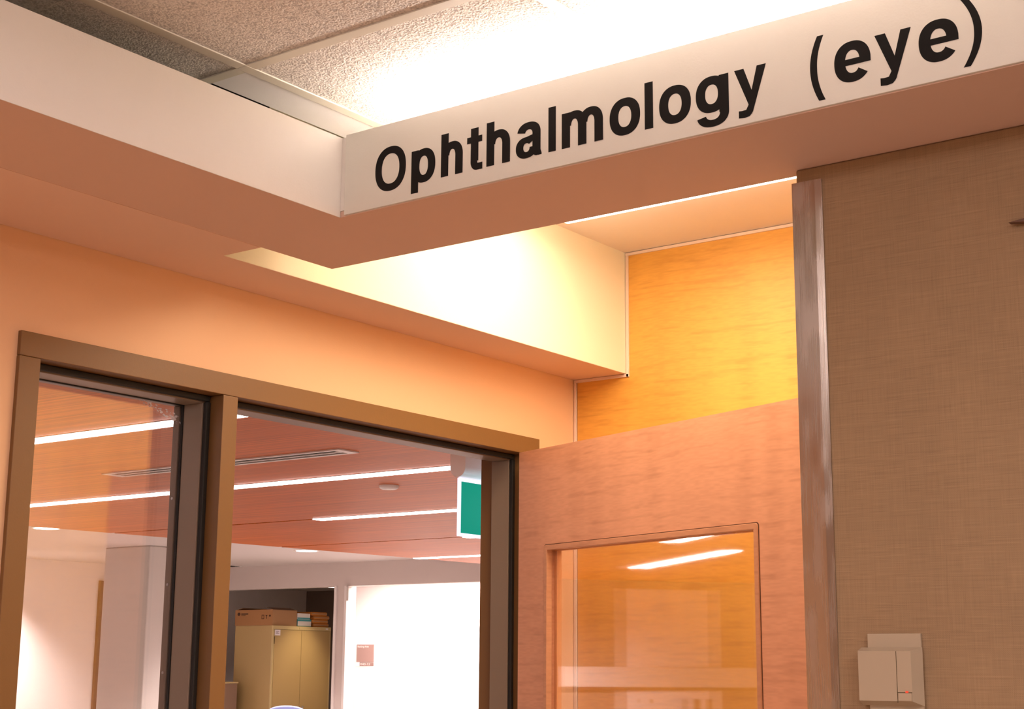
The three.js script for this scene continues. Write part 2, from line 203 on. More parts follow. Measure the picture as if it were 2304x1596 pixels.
// ---------------------------------------------------------------- lettered sign on the beam
{ const t = thing('lettered_sign', 'long cream sign panel on the ceiling beam reading Ophthalmology (eye) in bold black letters', 'sign', BX, SOF, -0.6);
  mesh('panel', bx(BX - 0.004, BX + 0.0035, SOF + 0.0016, 0.998, -1.9055, 0.75, 0.001), M.sign, t);
  let depth = 0; const SX = BX - 0.0042, BASE = 0.867, ST = 0.0174, HS = 0.0146, lift = () => { depth += 0.00005; return depth; }, XH = 0.0632;
  const se = (a, e) => { const c = Math.cos(a), s = Math.sin(a); return [Math.sign(c) * Math.pow(Math.abs(c), 2 / e), Math.sign(s) * Math.pow(Math.abs(s), 2 / e)]; };
  function ring(cx, cy, rx, ry, tx, ty, a0 = 0, a1 = 360, e = 2.25, n = 72) {       // band between two superellipses
    const pos = [], dz = lift(), steps = Math.max(8, Math.round(n * (a1 - a0) / 360)); const P = (k, x, y) => { const a = (a0 + (a1 - a0) * k / steps) * Math.PI / 180, [c, s] = se(a, e); return [cx + x * c, cy + y * s]; };
    for (let k = 0; k < steps; k++) { const o0 = P(k, rx, ry), o1 = P(k + 1, rx, ry), i0 = P(k, rx - tx, ry - ty), i1 = P(k + 1, rx - tx, ry - ty); for (const q of [i0, o0, o1, i0, o1, i1]) pos.push(q[0], q[1], dz); }
    return pos; }
  const poly = pts => { const g = flat(new THREE.ShapeGeometry(new THREE.Shape(pts.map(p => new THREE.Vector2(p[0], p[1]))))); const a = Array.from(g.attributes.position.array), dz = lift(); for (let i = 2; i < a.length; i += 3) a[i] = dz; return a; };
  const bar = (u0, u1, v0, v1) => poly([[u0, v0], [u1, v0], [u1, v1], [u0, v1]]);
  const arch = (u0, u1, top = XH + 0.001, cy = 0.036) => [...ring((u0 + u1) / 2, cy, (u1 - u0) / 2, top - cy, ST, HS, 0, 172), ...bar(u1 - ST, u1, 0, cy)];
  const bowl = (u0, u1, v0 = -0.0012, v1 = XH + 0.0012, tx = ST, ty = HS) => ring((u0 + u1) / 2, (v0 + v1) / 2, (u1 - u0) / 2, (v1 - v0) / 2, tx, ty);
  const paren = w => { const pts = [], n = 26, H = 0.0525, c = 0.0335; for (let k = 0; k <= n; k++) { const s = -1 + 2 * k / n; pts.push([(w - 0.0118) * s * s, c + H * s]); } for (let k = n; k >= 0; k--) { const s = -1 + 2 * k / n; pts.push([0.0118 + (w - 0.0118) * s * s - 0.001 * Math.abs(s), c + H * s]); } return pts; };
  const G = {
    O: w => ring(w / 2, 0.0412, w / 2, 0.0435, 0.0162, 0.0142), p: w => [...bar(0, ST, -0.0185, XH), ...bowl(0.002, w)], h: w => [...bar(0, ST, 0, 0.0815), ...arch(0.002, w)],
    t: w => [...bar(0.0085, 0.0085 + ST, 0.016, 0.0785), ...bar(0, w - 0.001, 0.0508, XH - 0.0004), ...ring(0.0085 + 0.0155, 0.0165, 0.0155, 0.0175, 0.0150, HS, 180, 270), ...bar(0.0235, w, -0.001, 0.0118)],
    a: w => [...ring(w * 0.5, 0.0425, w * 0.455, 0.0218, ST, HS - 0.0008, 0, 168), ...bar(w * 0.955 - ST, w * 0.955, 0.010, 0.0427), ...ring(w * 0.955 - ST + 0.0105, 0.011, 0.0105, 0.011, 0.0095, 0.0095, 180, 270), ...poly([[w * 0.955 - ST + 0.001, 0.012], [w * 0.955 - 0.006, 0], [w, 0], [w, 0.003], [w * 0.955, 0.010], [w * 0.955, 0.013]]), ...ring(w * 0.415, 0.0182, w * 0.415, 0.0195, ST - 0.001, 0.0115, 40, 360), ...poly([[w * 0.40, 0.0262], [w * 0.70, 0.0295], [w * 0.72, 0.041], [w * 0.42, 0.0377]])],
    l: w => bar(0, w, 0, 0.0812), m: w => [...bar(0, ST, 0, XH), ...arch(0.002, w / 2 + ST / 2), ...arch(w / 2 - ST / 2 + 0.002, w)], o: w => bowl(0, w),
    g: w => [...bowl(0, w - 0.002, 0.0025), ...bar(w - ST, w, 0.0005, XH), ...ring(w / 2 + 0.0008, 0.0006, w / 2 - 0.0008, 0.0222, ST - 0.001, 0.0118, 192, 360)],
    y: w => [...poly([[0, XH], [0.0168, XH], [0.0335, 0.0155], [0.0255, -0.0015]]), ...poly([[w, XH], [w - 0.0163, XH], [0.0235, -0.0008], [0.0218, -0.0062], [0.0295, -0.0150], [0.0345, -0.0030]]), ...poly([[0.0238, 0.0006], [0.0200, -0.0062], [0.0125, -0.0068], [0.0068, -0.0060], [0.0068, -0.0180], [0.0170, -0.0192], [0.0262, -0.0178], [0.0318, -0.0112], [0.0345, -0.003]])],
    e: w => [...ring(w / 2, XH / 2, w / 2, XH / 2 + 0.0012, ST + 0.0004, HS, 0, 322), ...bar(0.006, w, 0.0262, 0.0362)], '(': w => poly(paren(w)), ')': w => poly(paren(w).map(([u, v]) => [w - u, v])),
  };
  const text = [['O', -1.8276, 0.0755], ['p', -1.7389, 0.0573], ['h', -1.6684, 0.0506], ['t', -1.6084, 0.0353], ['h', -1.5643, 0.0524], ['a', -1.4993, 0.0555], ['l', -1.4298, 0.0158], ['m', -1.4018, 0.0845], ['o', -1.3043, 0.0601], ['l', -1.2355, 0.0162], ['o', -1.2078, 0.0598], ['g', -1.1391, 0.0599], ['y', -1.0689, 0.0562], ['(', -0.9383, 0.0251], ['e', -0.8984, 0.0588], ['y', -0.8325, 0.0572], ['e', -0.7648, 0.0600], [')', -0.7009, 0.0308]];
  for (const [ch, z, w] of text) {
    depth = 0;
    const p = G[ch](w), n = p.length / 3, pos = new Float32Array(p.length), nor = new Float32Array(p.length), uv = new Float32Array(n * 2);
    for (let i = 0; i < n; i++) { pos[3 * i] = SX - p[3 * i + 2]; pos[3 * i + 1] = EYE + BASE + p[3 * i + 1]; pos[3 * i + 2] = z + p[3 * i]; nor[3 * i] = -1; }
    // outward winding, then a thin vinyl thickness
    const g = new THREE.BufferGeometry(); for (let i = 0; i < n; i += 3) { const ax = p[3 * i + 3] - p[3 * i], ay = p[3 * i + 4] - p[3 * i + 1], bx2 = p[3 * i + 6] - p[3 * i], by = p[3 * i + 7] - p[3 * i + 1]; if (ax * by - ay * bx2 < 0) for (let c = 0; c < 3; c++) { const q = pos[3 * (i + 1) + c]; pos[3 * (i + 1) + c] = pos[3 * (i + 2) + c]; pos[3 * (i + 2) + c] = q; } }
    g.setAttribute('position', new THREE.BufferAttribute(pos, 3)); g.setAttribute('normal', new THREE.BufferAttribute(nor, 3)); g.setAttribute('uv', new THREE.BufferAttribute(uv, 2));
    mesh('letter', g, M.ink, t);
  }
}

// ---------------------------------------------------------------- hollow metal frame: sidelight and doorway
{ const w = struct('window_1', 2.6, FLOOR, FRONT), zb = -2.64, top = 0.634, hd = 0.585, s0 = -2.53, s1 = -2.59, st = 0.016, e = 0.0015;
  const L0 = 1.741, L1 = 1.790, M0 = 2.272, M1 = 2.316, R0 = 3.415, R1 = 3.479;
  mesh('frame_head', bx(L0, R1, hd, top, zb, FRONT, e), M.taupe, w);
  mesh('frame_jamb', bx(L0, L1, FLOOR, hd - 0.0004, zb, FRONT, e), M.taupe, w);
  mesh('mullion', bx(M0, M1, FLOOR, hd - 0.0004, zb, FRONT, e), M.taupe, w);
  mesh('frame_jamb', bx(R0, R1, FLOOR, hd - 0.0004, zb, FRONT, e), M.taupe, w);
  mesh('stop', bx(L1, M0, hd - st, hd, s1, s0, e), M.taupeStop, w); mesh('stop', bx(M1, R0, hd - st, hd, s1, s0, e), M.taupeStop, w);
  mesh('stop', bx(L1, L1 + st, FLOOR, hd - st, s1, s0, e), M.taupeStop, w); mesh('stop', bx(M0 - st, M0, FLOOR, hd - st, s1, s0, e), M.taupeStop, w);
  mesh('stop', bx(M1, M1 + st, FLOOR, hd - st, s1, s0, e), M.taupeStop, w); mesh('stop', bx(R0 - st, R0, FLOOR, hd - st, s1, s0, e), M.taupeStop, w);
  const k0 = s0 + 0.0002, k1 = s0 + 0.012;  // near-black seal strips, also standing in for the shade in the rabbet corners
  mesh('shade_seal', bx(L1 + 0.003, M0 - 0.003, hd - 0.0135, hd - 0.0005, k0, k1, 0.003), M.gasket, w); mesh('shade_seal', bx(M1 + 0.003, R0 - 0.003, hd - 0.0135, hd - 0.0005, k0, k1, 0.003), M.gasket, w);
  mesh('shade_seal', bx(M0 - 0.0135, M0 - 0.0005, FLOOR, hd - 0.014, k0, k1, 0.003), M.gasket, w); mesh('shade_seal', bx(L1 + 0.0005, L1 + 0.0135, FLOOR, hd - 0.014, k0, k1, 0.003), M.gasket, w);
  mesh('shade_seal', bx(R0 - 0.0135, R0 - 0.0005, FLOOR, hd - 0.014, k0, k1, 0.003), M.gasket, w); mesh('shade_seal', bx(M1 + 0.0005, M1 + 0.0135, FLOOR, hd - 0.014, k0, k1, 0.003), M.gasket, w);
  const gz = -2.600;
  mesh('glass_pane', bx(L1 + 0.002, M0 - 0.002, -1.3, hd - 0.002, gz - 0.003, gz + 0.003), glass, w);
  mesh('gasket', [bx(L1 + 0.001, M0 - 0.001, hd - st - 0.002, hd - st + 0.004, gz + 0.0035, s1 - 0.0003), bx(M0 - st - 0.002, M0 - st + 0.004, -1.3, hd - st - 0.002, gz + 0.0035, s1 - 0.0003), bx(L1 + st - 0.004, L1 + st + 0.002, -1.3, hd - st - 0.002, gz + 0.0035, s1 - 0.0003)], M.gasket, w);
  mesh('glazing_bead', bx(L1, M0, hd - st, hd - 0.001, gz - 0.024, gz - 0.004, e), M.taupeStop, w);
  const bead = mesh('glazing_bead', bx(M0 - st, M0 - 0.0005, -1.3, hd - st - 0.0004, gz - 0.024, gz - 0.004, e), M.taupeStop, w);
  mesh('glazing_bead', bx(L1, L1 + st, -1.3, hd - st - 0.0004, gz - 0.024, gz - 0.004, e), M.taupeStop, w);
  for (const y of [0.545, 0.36, 0.17, -0.02]) { const g = flat(new THREE.CylinderGeometry(0.003, 0.0036, 0.002, 14)); g.rotateZ(Math.PI / 2); g.translate(M0 - st - 0.0008, EYE + y, gz - 0.013); sub('screw', g, M.chrome, bead, w); }
}
// frosty scuff of old tape and cleaner in the upper corner of the sidelight glass
{ const pts = [], c = [2.225, 0.555]; const t = thing('tape_residue', 'whitish smear of tape residue in the upper right corner of the sidelight glass', 'stain', 2.2, 0.545, -2.596);
  const flakes = []; for (let k = 0; k < 46; k++) { const f = Math.pow(rnd(), 0.8), x = 2.252 - f * 0.105 + (rnd() - 0.5) * 0.012, y = 0.546 + f * 0.020 - rnd() * 0.018 * (1 - f * 0.5), r = 0.0008 + 0.0032 * rnd() * (1 - 0.6 * f), g = new THREE.CircleGeometry(r, 9); g.scale(1.7, 0.8, 1); g.rotateZ(0.5 - 1.2 * rnd()); g.translate(x, EYE + y, -2.5965 - 0.00004 * (k % 5)); flakes.push(flat(g)); }
  mesh('smear', flakes, new THREE.MeshPhysicalMaterial({ color: rgb(0.85, 0.8, 0.82), roughness: 0.9, transmission: 0.55, thickness: 0 }), t).userData.kind = 'stuff';
}

// ---------------------------------------------------------------- open wood door with a vision panel
{ const d = struct('door_1', 3.415, FLOOR, -2.475), U = new THREE.Vector3(-0.3366, 0, 0.9416), N = new THREE.Vector3(0.9416, 0, 0.3366);
  const place = g => { const m = new THREE.Matrix4().makeBasis(U, new THREE.Vector3(0, 1, 0), N.clone().negate()); g.applyMatrix4(m); g.translate(3.415, EYE, -2.475); return g; };   // local: u along leaf, y, depth (0 hall face, -0.044 visible face)
  const lb = (u0, u1, y0, y1, d0, d1, r = 0) => { const g = bx(u0, u1, y0, y1, -d1, -d0, r); g.translate(0, -EYE, 0); return g; };
  const T = -0.044, u0 = 0.022, u1 = 1.118, yt = 0.5815, yb = FLOOR + 0.01, c0 = 0.149, c1 = 0.974, ct = 0.3155, cb = -0.62;
  // leaf as four stiles and rails round the cut-out, one mesh
  mesh('leaf', [place(lb(u0, c0, yb, yt, T, 0)), place(lb(c1, u1, yb, yt, T, 0)), place(lb(c0, c1, ct, yt, T, 0)), place(lb(c0, c1, yb, cb, T, 0))].map(g => g), M.doorWood, d);
  // moulding: proud rounded frame, separated from the veneer by a fine groove
  const rr = (a0, a1, b0, b1, r) => { const s = new THREE.Shape(); s.moveTo(a0 + r, b0); s.lineTo(a1 - r, b0); s.quadraticCurveTo(a1, b0, a1, b0 + r); s.lineTo(a1, b1 - r); s.quadraticCurveTo(a1, b1, a1 - r, b1); s.lineTo(a0 + r, b1); s.quadraticCurveTo(a0, b1, a0, b1 - r); s.lineTo(a0, b0 + r); s.quadraticCurveTo(a0, b0, a0 + r, b0); return s; };
  const frame = (o, i, r0, r1, z, dep, bev) => { const s = rr(c0 - o, c1 + o, cb - o, ct + o, r0); s.holes.push(rr(c0 - i, c1 + i, cb - i, ct + i, r1)); const g = flat(new THREE.ExtrudeGeometry(s, { depth: dep, bevelEnabled: bev > 0, bevelSize: bev, bevelThickness: bev, bevelSegments: 2, curveSegments: 6 })); g.translate(0, 0, -z - dep); return place(boxUV(g)); };
  mesh('groove', frame(0.0042, -0.001, 0.009, 0.002, T - 0.0006, 0.002, 0), M.groove, d);
  const mo = frame(0.001, -0.0105, 0.008, 0.001, T - 0.0025, 0.016, 0.001); mesh('moulding', mo, M.doorEdge, d);
  mesh('moulding', frame(0.001, -0.0105, 0.008, 0.001, -0.0125, 0.014, 0.001), M.beadWood, d);
  mesh('glass_pane', place(lb(c0 - 0.0005, c1 + 0.0005, cb, ct, -0.0285, -0.0235)), glass, d);
  { const g = lb(c0 - 0.0005, c1 + 0.0005, cb, ct, -0.0185, -0.0145); g.translate(-(c0 + c1) / 2, 0, 0); g.rotateY(0.006); g.translate((c0 + c1) / 2, 0, 0); mesh('glass_pane', place(g), glass, d); }
}

// ---------------------------------------------------------------- stainless corner guard and the wall device
{ const a = 0.056, g = []; const pts = [[-1.0925, GREY - 0.0034], [-1.0505, GREY - 0.0038], [-1.0375, GREY - 0.0027], [-1.0375, GREY + 0.0002], [-1.0900, GREY + 0.0002], [-1.0900, GREY + 0.055], [-1.0925, GREY + 0.055]];
  const s = new THREE.Shape(pts.map(p => new THREE.Vector2(p[0], p[1]))); const ge = flat(new THREE.ExtrudeGeometry(s, { depth: 0.812 - FLOOR - 0.1, bevelEnabled: false }));
  // shape (z, x) extruded upward
  const p = ge.attributes.position; for (let i = 0; i < p.count; i++) { const z = p.getX(i), x = p.getY(i), y = p.getZ(i); p.setXYZ(i, x, EYE + FLOOR + 0.1 + y, z); } ge.computeVertexNormals();
  const t = thing('corner_guard', 'tall brushed stainless steel guard on the edge of the tan vinyl wall', 'corner guard', GREY, FLOOR, -1.07); mesh('cover', boxUV(ge), M.steel, t);
}
{ const t = thing('wall_reader', 'square cream plastic wall reader with a tiny red lamp on the tan vinyl wall', 'wall reader', GREY, -0.05, -0.946);
  mesh('mounting_plate', bx(GREY - 0.006, GREY, -0.115, 0.054, -0.986, -0.899, 0.001), M.plastic, t);
  const prof = (y0, y1, z0, z1, d) => { const c = 0.0055, v = [[y0, z0, 0], [y0, z1, 0], [y1, z1, 0], [y1, z0, 0], [y0 + c * 1.3, z0 + c * 0.4, d], [y0 + c * 1.3, z1 - c * 2.0, d], [y1 - c, z1 - c * 2.0, d], [y1 - c, z0 + c * 0.4, d]]; const f = [[4, 5, 6, 7], [0, 1, 5, 4], [1, 2, 6, 5], [2, 3, 7, 6], [3, 0, 4, 7]], pos = [];
    for (const q of f) for (const k of [0, 1, 2, 0, 2, 3]) { const [y, z, dd] = v[q[k]]; pos.push(GREY - 0.0062 - dd, EYE + y, z); } const g = new THREE.BufferGeometry(); g.setAttribute('position', new THREE.Float32BufferAttribute(pos, 3)); g.computeVertexNormals(); return boxUV(g); };
  mesh('cover', prof(-0.055, 0.033, -0.996, -0.897, 0.020), M.plastic, t);
  mesh('seam', [bx(GREY - 0.0266, GREY - 0.026, -0.05, 0.027, -0.9318, -0.9310), bx(GREY - 0.0266, GREY - 0.026, -0.0352, -0.0342, -0.931, -0.908)], M.seam, t);
  mesh('button', bx(GREY - 0.0285, GREY - 0.026, -0.0475, -0.036, -0.930, -0.9085, 0.0008), M.plastic, t);
  mesh('red_lamp', bx(GREY - 0.0275, GREY - 0.026, -0.0353, -0.0325, -0.9185, -0.9140, 0.0006), glow(rgb(1, 0.07, 0.03), 1.1), t);
}
{ const t = thing('wall_wedge', 'small dark hook at the right edge high on the tan vinyl wall', 'wedge', GREY, 0.677, -0.69);  // small dark tapering wedge on a plate in the wall vinyl
  mesh('plate', bx(GREY - 0.003, GREY, 0.660, 0.694, -0.700, -0.664, 0.001), M.vinyl, t);
  const g = prism([[0, 0], [0.055, -0.006], [0.055, 0.006]], 0.012, 0.001); g.rotateY(-Math.PI / 2); g.translate(GREY - 0.004, EYE + 0.677, -0.722); mesh('tapered_bar', boxUV(g), M.brownTrim, t);
}

// ---------------------------------------------------------------- the lit room beyond: shell
structMesh('wall_far', bx(-2.2, 15, FLOOR, 1.45, FAR - 0.12, FAR), M.roomWhite);
structMesh('wall_room_end', bx(-2.3, -2.15, FLOOR, 1.45, FAR, ROOMZ0), M.roomGrey);
{ const H = 0.812, o = [[-13.25, -11.11], [-10.97, -8.4]];
  structMesh('wall_doors', [bx(DOORX, DOORX + 0.12, H, 1.45, FAR, WALL - 0.13), bx(DOORX, DOORX + 0.12, FLOOR, H, FAR, o[0][0]), bx(DOORX, DOORX + 0.12, FLOOR, H, o[0][1], o[1][0]), bx(DOORX, DOORX + 0.12, FLOOR, H, o[1][1], WALL - 0.13)], M.header);
  const t = struct('trim_1', DOORX, FLOOR, -11.04); for (const z of [-11.13, -10.985]) mesh('jamb', bx(DOORX - 0.02, DOORX + 0.13, FLOOR, H + 0.001, z, z + 0.035, 0.003), M.roomWhite, t);
  mesh('door_stop', bx(DOORX - 0.03, DOORX + 0.02, 0.66, 0.80, -10.945, -10.915, 0.003), M.roomGrey, t);
}
structMesh('ceiling_white', bx(-2.2, 14.2, WHITECEIL, WHITECEIL + 0.1, FAR, -7.6), M.roomCeiling);
{ const c = struct('ceiling_wood', 6, ROOMCEIL, -6), edge = x => -8.52 + 0.0735 * (x - 6.17), cuts = [-2.15, -1.57, -0.05, 0.68, 2.2, 3.72, 5.30, 6.80, 8.31, 9.76, 11.26, 11.9];
  for (let i = 0; i + 1 < cuts.length; i++) { const x0 = cuts[i] + 0.016, x1 = cuts[i + 1] - 0.016, far = x => (x1 < 3 ? FAR : edge(x));
    const s = new THREE.Shape([[x0, -ROOMZ0], [x1, -ROOMZ0], [x1, -far(x1)], [x0, -far(x0)]].map(p => new THREE.Vector2(p[0], p[1]))); const g = flat(new THREE.ExtrudeGeometry(s, { depth: 0.02, bevelEnabled: false })); g.rotateX(-Math.PI / 2); g.translate(0, EYE + ROOMCEIL, 0); mesh('wood_plank', boxUV(g), M.plank, c); }
  mesh('backing', bx(-2.15, 11.9, ROOMCEIL + 0.05, ROOMCEIL + 0.07, -8.1, ROOMZ0), M.dark, c); mesh('backing', bx(-2.15, 2.2, ROOMCEIL + 0.05, ROOMCEIL + 0.07, FAR, -8.1), M.dark, c);
}
structMesh('column', bx(9.235, 10.02, FLOOR, WHITECEIL, -11.60, -10.97, 0.012), M.roomGrey);
{ const t = struct('door_2', 11.1, FLOOR, FAR); mesh('casing', bx(10.675, 10.735, FLOOR, 0.875, FAR, FAR + 0.04, 0.003), M.brownTrim, t); mesh('leaf', bx(10.735, 11.65, FLOOR, 0.84, FAR, FAR + 0.02), M.brownTrim, t); }
// what the door glass mirrors at the far left of the room: a pale door in a brown panelled wall with a pale rail
structMesh('wall_panelled', [bx(-2.14, -1.62, FLOOR, 0.875, FAR, FAR + 0.02), bx(-0.58, 0.9, FLOOR, 0.875, FAR, FAR + 0.02), bx(-1.62, -0.58, 0.80, 0.875, FAR, FAR + 0.02)], M.lowBrown);
{ const t = struct('door_3', -1.1, FLOOR, FAR); mesh('leaf', bx(-1.615, -0.585, FLOOR, 0.795, FAR, FAR + 0.03, 0.004), M.roomWhite, t); for (const x of [-1.50, -1.38]) mesh('switch_plate', bx(x, x + 0.07, -0.46, -0.32, FAR + 0.03, FAR + 0.036, 0.002), M.lowBrown, t); mesh('viewer', bx(-0.86, -0.82, -0.36, -0.32, FAR + 0.03, FAR + 0.036, 0.002), M.lowBrown, t); }
{ const t = struct('trim_2', -0.6, -0.2, FAR); mesh('rail', bx(-2.14, 0.9, -0.20, 0.0, FAR + 0.031, FAR + 0.055, 0.003), M.roomGrey, t); mesh('rail_edge', bx(-2.14, 0.9, -0.235, -0.2005, FAR + 0.031, FAR + 0.05, 0.003), M.brownTrim, t); }
// alcove with the cabinet, and the bright area behind the second doorway
{ const g = prism([[11.985, 11.052], [13.0, 12.01], [13.0, 12.08], [11.985, 11.10]], 1.2 - FLOOR); g.rotateX(-Math.PI / 2); g.translate(0, EYE + FLOOR, 0); structMesh('wall_splayed', boxUV(g), M.roomWhite); }
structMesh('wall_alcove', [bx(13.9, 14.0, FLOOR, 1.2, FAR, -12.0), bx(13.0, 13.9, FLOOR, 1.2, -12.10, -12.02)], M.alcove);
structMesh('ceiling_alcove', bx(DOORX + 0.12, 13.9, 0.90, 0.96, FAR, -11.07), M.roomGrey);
structMesh('wall_bright', bx(13.0, 13.1, FLOOR, 1.2, -12.02, -6.0), M.roomWhite);
structMesh('ceiling_bright', bx(DOORX + 0.12, 13.0, 0.985, 1.04, -12.02, -6.0), M.roomWhite);
structMesh('wall_bright_end', bx(DOORX + 0.12, 13.1, FLOOR, 1.2, -6.1, -6.0), M.roomWhite);

// ---------------------------------------------------------------- the lit room beyond: lamps
{ const S = [[3.72, -6.7, -3.97, 'linear light nearest the doorway in the wood ceiling'], [5.30, -8.2, -4.1, 'longest linear light in the wood ceiling, seen through both panes'], [6.80, -6.53, -4.4, 'linear light in the wood ceiling beside the round detector, ending in a seam'], [8.31, -6.55, -4.3, 'linear light in the wood ceiling just under the green exit sign'], [9.76, -8.22, -5.6, 'farthest linear light in the wood ceiling, at its corner'], [-0.05, -11.4, -9.2, 'linear light at the far left of the wood ceiling, mirrored in the door glass'], [0.68, -8.6, -4.5, 'linear light left of the sidelight in the wood ceiling']];
  for (const [x, za, zb, label] of S) { const t = thing('linear_light', label, 'light', x, ROOMCEIL, (za + zb) / 2, 'linear lights in the wood ceiling');
    mesh('channel', bx(x - 0.046, x + 0.046, ROOMCEIL - 0.0026, ROOMCEIL - 0.0006, za - 0.006, zb + 0.006), M.whiteMetal, t);
    mesh('diffuser', bx(x - 0.042, x + 0.042, ROOMCEIL - 0.008, ROOMCEIL - 0.0027, za, zb, 0.002), glow(ROOM, LEVEL.strip), t);
    rectLight(0.08, zb - za - 0.02, x, ROOMCEIL - 0.010, (za + zb) / 2, 'down', ROOM, LEVEL.stripDown); }
}
function downlight(x, y, z, label, r = 0.085, level = LEVEL.down, angle = 1.0, pen = 0.6) { const t = thing('downlight', label, 'light', x, y, z, 'recessed downlights'); const g = new THREE.RingGeometry(r * 0.8, r, 40); g.rotateX(Math.PI / 2); g.translate(x, EYE + y - 0.004, z);
  mesh('trim_ring', [cyl(r, r, 0.004, x, y - 0.002, z)], M.whiteMetal, t); mesh('lens', cyl(r * 0.82, r * 0.82, 0.004, x, y - 0.006, z), glow(ROOM, 5), t); const l = spot(x, y - 0.012, z, x, -1, z, ROOM, level, angle, pen, 3); return l; }
downlight(7.573, WHITECEIL, -10.262, 'round downlight in the white ceiling seen through the left sidelight pane', 0.12);
downlight(10.444, WHITECEIL, -10.155, 'round downlight in the white ceiling left of the white doorway', 0.12);
downlight(9.2, WHITECEIL, -13.0, 'round downlight washing the white far wall behind the frame jamb', 0.1);
downlight(13.25, 0.90, -12.42, 'round downlight deep in the dark alcove above the cabinet', 0.08, LEVEL.alcove);
downlight(0.62, ROOMCEIL, -12.2, 'added round downlight out of view, brightening the brown panelled wall for the door glass', 0.1, 60, 1.4, 1.0);  // added lamp, kept outside the mirrored area, brightens what the door glass reflects
{ const t = thing('alcove_light', 'small recessed spotlight shining down the tan cabinet doors', 'light', 12.45, 0.9, -11.62); mesh('trim_ring', cyl(0.07, 0.07, 0.004, 12.45, 0.898, -11.62), M.whiteMetal, t); mesh('lens', cyl(0.055, 0.055, 0.003, 12.45, 0.8945, -11.62), glow(ROOM, 4), t);
  spot(12.45, 0.885, -11.62, 12.40, -0.2, -12.0, rgb(1, 0.76, 0.5), LEVEL.cabinetSpot, 0.62, 0.7, 3); }
{ const t = thing('lobby_light', 'broad ceiling light washing the white wall behind the doorway', 'light', 12.5, 0.98, -9.4); mesh('housing', bx(12.45, 12.8, 0.955, 0.975, -11.3, -8.0, 0.004), M.whiteMetal, t); mesh('lens', bx(12.48, 12.77, 0.948, 0.9545, -11.27, -8.03, 0.002), glow(ROOM, 4), t); rectLight(0.28, 3.2, 12.62, 0.944, -9.65, 'down', ROOM, LEVEL.lobby); }

// ---------------------------------------------------------------- the lit room beyond: things
{ const x0 = 4.575, x1 = 4.70, z0 = -5.81, z1 = -4.285, y = ROOMCEIL, t = thing('air_diffuser', 'long white slot air diffuser in the wood ceiling', 'air vent', 4.64, y, -5.05), s = 0.022, g = 0.014;
  mesh('frame', [bx(x0, x0 + s, y - 0.006, y - 0.0002, z0, z1), bx(x1 - s, x1, y - 0.006, y - 0.0002, z0, z1), bx(x0 + s, x1 - s, y - 0.006, y - 0.0002, z0, z0 + s * 2), bx(x0 + s, x1 - s, y - 0.006, y - 0.0002, z1 - s * 2, z1), bx(4.632, 4.648, y - 0.006, y - 0.0002, z0 + 2 * s, z1 - 2 * s)], M.whiteMetal, t);
  for (const [a, b] of [[x0 + s, 4.632], [4.648, x1 - s]]) mesh('slot', bx(a, b, y - 0.002, y - 0.0002, z0 + 2 * s, z1 - 2 * s), M.dark, t); }
{ const t = thing('smoke_detector', 'small round white detector on the wood ceiling', 'smoke detector', 5.696, ROOMCEIL, -4.985); const g = flat(new THREE.LatheGeometry([[0, -0.020], [0.036, -0.019], [0.046, -0.014], [0.050, -0.006], [0.050, 0]].map(p => new THREE.Vector2(p[0], p[1])), 40)); g.translate(5.696, EYE + ROOMCEIL, -4.985); mesh('cap', boxUV(g), M.whitePlastic, t); mesh('base', cyl(0.044, 0.044, 0.003, 5.696, ROOMCEIL - 0.0015, -4.985), M.whiteMetal, t); }
{ const x0 = 4.60, x1 = 4.93, z0 = -3.709, z1 = -3.634, r = (z1 - z0) / 2, zc = (z0 + z1) / 2, yb = 0.722, t = thing('exit_sign', 'green glowing exit sign hanging from a white housing near the door', 'exit sign', (x0 + x1) / 2, ROOMCEIL, zc);
  const pts = [[z0, ROOMCEIL], [z0, yb + r]]; for (let k = 0; k <= 16; k++) { const a = Math.PI + Math.PI * k / 16; pts.push([zc + r * Math.cos(a), yb + r + r * Math.sin(a)]); } pts.push([z1, ROOMCEIL]);
  const g = prism(pts, x1 - x0); const p = g.attributes.position; for (let i = 0; i < p.count; i++) { const z = p.getX(i), y = p.getY(i), x = x1 - p.getZ(i); p.setXYZ(i, x, EYE + y, z); } { const q = g.attributes.position, n = g.attributes.normal; for (let i = 0; i < q.count; i += 3) for (const at of [q, n]) { const a = [at.getX(i + 1), at.getY(i + 1), at.getZ(i + 1)]; at.setXYZ(i + 1, at.getX(i + 2), at.getY(i + 2), at.getZ(i + 2)); at.setXYZ(i + 2, ...a); } g.computeVertexNormals(); }
  mesh('housing', boxUV(g), M.whitePlastic, t);
  const py0 = 0.493, py1 = 0.7195, pz0 = -3.676, pz1 = -3.664, px0 = 4.605, px1 = 4.92, b = 0.009, edge = glow(rgb(0.85, 0.82, 1.0), 1.5);
  mesh('panel', bx(px0 + b, px1 - b, py0 + 0.012, py1 - 0.014, pz0 - 0.001, pz1 + 0.001), glow(rgb(0.0, 0.30, 0.20), 1.0), t);
  mesh('lit_edge', [bx(px0, px0 + b, py0, py1, pz0, pz1), bx(px1 - b, px1, py0, py1, pz0, pz1), bx(px0 + b, px1 - b, py0, py0 + 0.012, pz0, pz1), bx(px0 + b, px1 - b, py1 - 0.014, py1, pz0, pz1)], edge, t);
  const l = new THREE.PointLight(rgb(0.3, 0.7, 0.9), 0.06); l.position.set(4.75, EYE + 0.6, -3.55); l.castShadow = true; scene.add(l);
}
